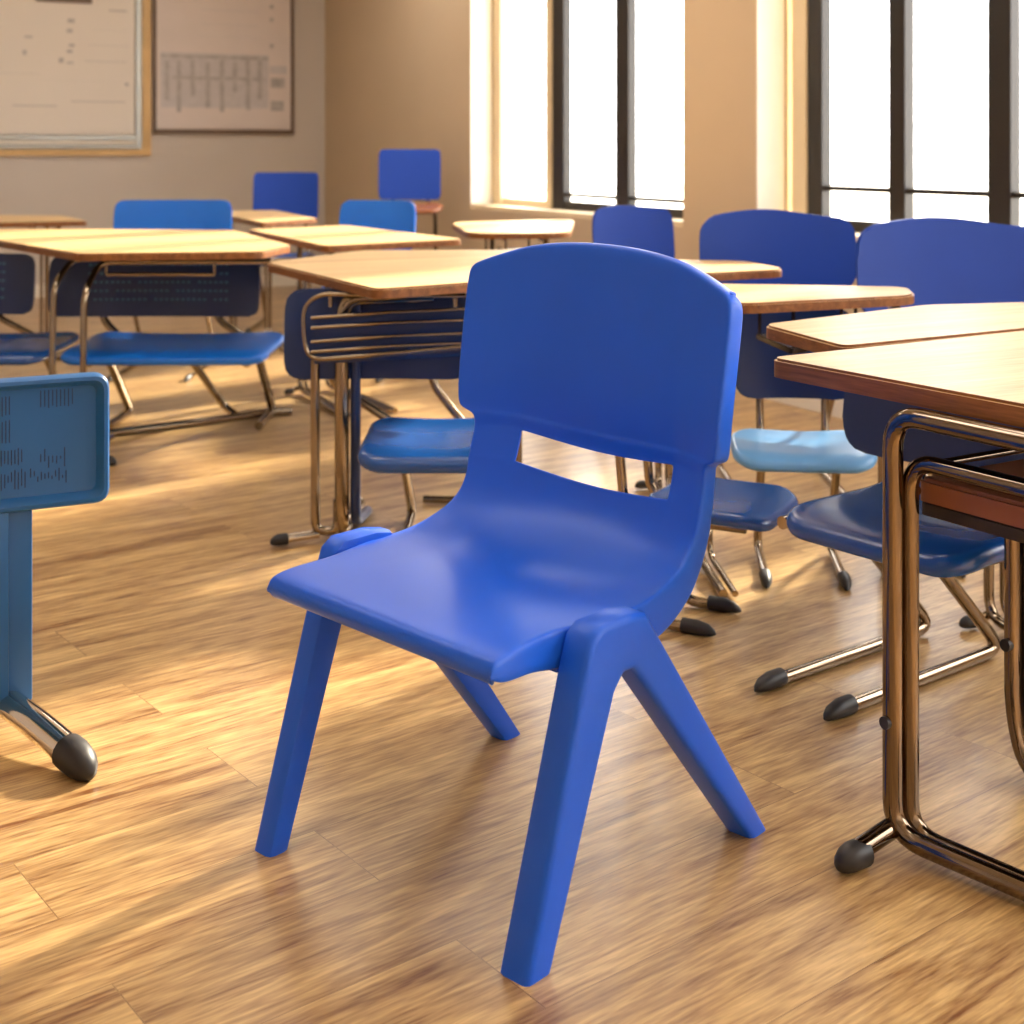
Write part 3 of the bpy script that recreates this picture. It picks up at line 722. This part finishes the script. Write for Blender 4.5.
# ================================================================ left foreground pedestal chair
A = atZ(109, 500, 2.72); A.z = 0; Bp = atZ(0, 509, 2.63); dl = (V3((Bp.x, Bp.y, 0))-A).normalized()
nf = V3((-dl.y, dl.x, 0)); nf = nf if nf.y < 0 else -nf
pc = thing('pedestal_chair', 'steel blue chair at left border, vented rectangular back on a post with chrome foot', 'chair', (-.97, 2.76, 0))
MP = Matrix(((dl.x, nf.x, 0, A.x), (dl.y, nf.y, 0, A.y), (0, 0, 1, 0), (0, 0, 0, 1)))    # (along, front, z)
Wp = .50; z0, z1 = .432, .684
def rrect(a0, a1, b0, b1, r, y): return [V3((p[0], y, p[1])) for p in round_poly([(a0, b0, 0), (a1, b0, 0), (a1, b1, 0), (a0, b1, 0)], r, 6)]
bm = bmesh.new()
loops = [rrect(0, Wp, z0, z1, .03, -.022), rrect(0, Wp, z0, z1, .03, .004), rrect(.004, Wp-.004, z0+.004, z1-.004, .028, .010), rrect(.011, Wp-.011, z0+.011, z1-.011, .024, .011),
         rrect(.016, Wp-.016, z0+.016, z1-.016, .022, .006), rrect(.024, Wp-.024, z0+.024, z1-.022, .018, -.006), rrect(.034, Wp-.034, z0+.034, z1-.03, .014, -.008)]
R_ = [[bm.verts.new(MP @ p) for p in lp] for lp in loops]
for a, b in zip(R_, R_[1:]):
    for j in range(len(a)): bm.faces.new((a[j], a[(j+1) % len(a)], b[(j+1) % len(b)], b[j]))
bm.faces.new(R_[0][::-1]); bm.faces.new(R_[-1])
def px2a(px): return (109-px)*2.68/F*1.06
def py2z(py): return H-(py-HY)*2.68/F
random.seed(3)
def slits(x0, x1, ya, yb, step=3.0, jag=3):
    x = x0
    while x < x1:
        a = px2a(x); t0 = py2z(ya+random.uniform(0, jag)); t1 = py2z(yb-random.uniform(0, jag))
        box(bm, (a-.0009, -.0083, t1), (a+.0009, -.0072, t0), 1, M4=MP); x += step
slits(47, 78, 384, 408, 3.6); slits(0, 22, 391, 414, 3.2); slits(0, 22, 415, 440, 3.2); slits(0, 33, 444, 462, 3)
slits(0, 34, 464, 486, 3, 8); slits(38, 73, 466, 484, 3.2, 10); slits(47, 73, 448, 468, 3.6, 12); slits(-60, -4, 391, 486, 3.4)
obj('backrest', bm, ['blue2', 'slot'], pc)
pa0, pa1 = px2a(40), px2a(-8)
bm = bmesh.new(); box(bm, (pa0, -.05, .06), (pa1, -.012, .46), bev=.005, M4=MP); obj('post', bm, 'blue2', pc)
bm = bmesh.new(); box(bm, (pa0+.045, -.012, .06), (pa1+.02, .004, z0+.002), bev=.003, M4=MP); obj('post_cover', bm, 'blue2', pc)
bm = bmesh.new(); box(bm, (.03, -.40, .436), (Wp, -.052, .462), bev=.01, M4=MP); obj('seat', bm, 'blue2', pc)
f0 = MP @ V3(((pa0+pa1)/2, -.03, .065)); f1 = at(77, 775, 0)+V3((0, 0, .03))
bm = bmesh.new(); tube(bm, [f0+V3((-.14, .14, -.01)), f0, f0.lerp(f1, .5)+V3((0, 0, .004)), f1], .028, .06, seg=18, ry=.026); ft = obj('foot_bar', bm, 'chrome', pc)
obj('foot_cap', cfoot(f1-(f1-f0).normalized()*.02, f1-f0, .0265), 'cap', ft)

# ================================================================ light
w = bpy.data.worlds.new('world'); S.world = w; w.use_nodes = True
bg = w.node_tree.nodes['Background']; bg.inputs['Color'].default_value = (1.0, .975, .95, 1); bg.inputs['Strength'].default_value = 9
sun = bpy.data.lights.new('sun', 'SUN'); so = bpy.data.objects.new('sun', sun); C.objects.link(so)
az, el = math.radians(40), math.radians(27)
dv = V3((math.sin(az)*math.cos(el), math.cos(az)*math.cos(el), math.sin(el)))
so.rotation_euler = dv.to_track_quat('Z', 'Y').to_euler(); sun.energy = 17; sun.color = (1.0, .88, .68); sun.angle = math.radians(5)
for i, (x, y) in enumerate(((.9, 1.5), (-.9, 1.0), (.4, 3.6), (-1.4, 3.4), (-.4, 6.2), (-2.6, 6.0), (-1.3, 9.0))):  # unseen fill lights added under the ceiling, without fixtures
    L = bpy.data.lights.new('fill_area', 'AREA'); L.shape = 'RECTANGLE'; L.size = 1.2; L.size_y = .6
    L.energy = (12, 5, 17, 15, 15, 15, 15)[i]; L.color = (1.0, .97, .93)
    lo = bpy.data.objects.new('fill_area', L); C.objects.link(lo); lo.location = (x, y, HT-.03)
S.view_settings.view_transform = 'Standard'; S.view_settings.look = 'None'; S.view_settings.gamma = 1
S.view_settings.exposure = 0.0; S.view_settings.use_curve_mapping = False
for o in bpy.data.objects:
    if '_local' in o: del o['_local']
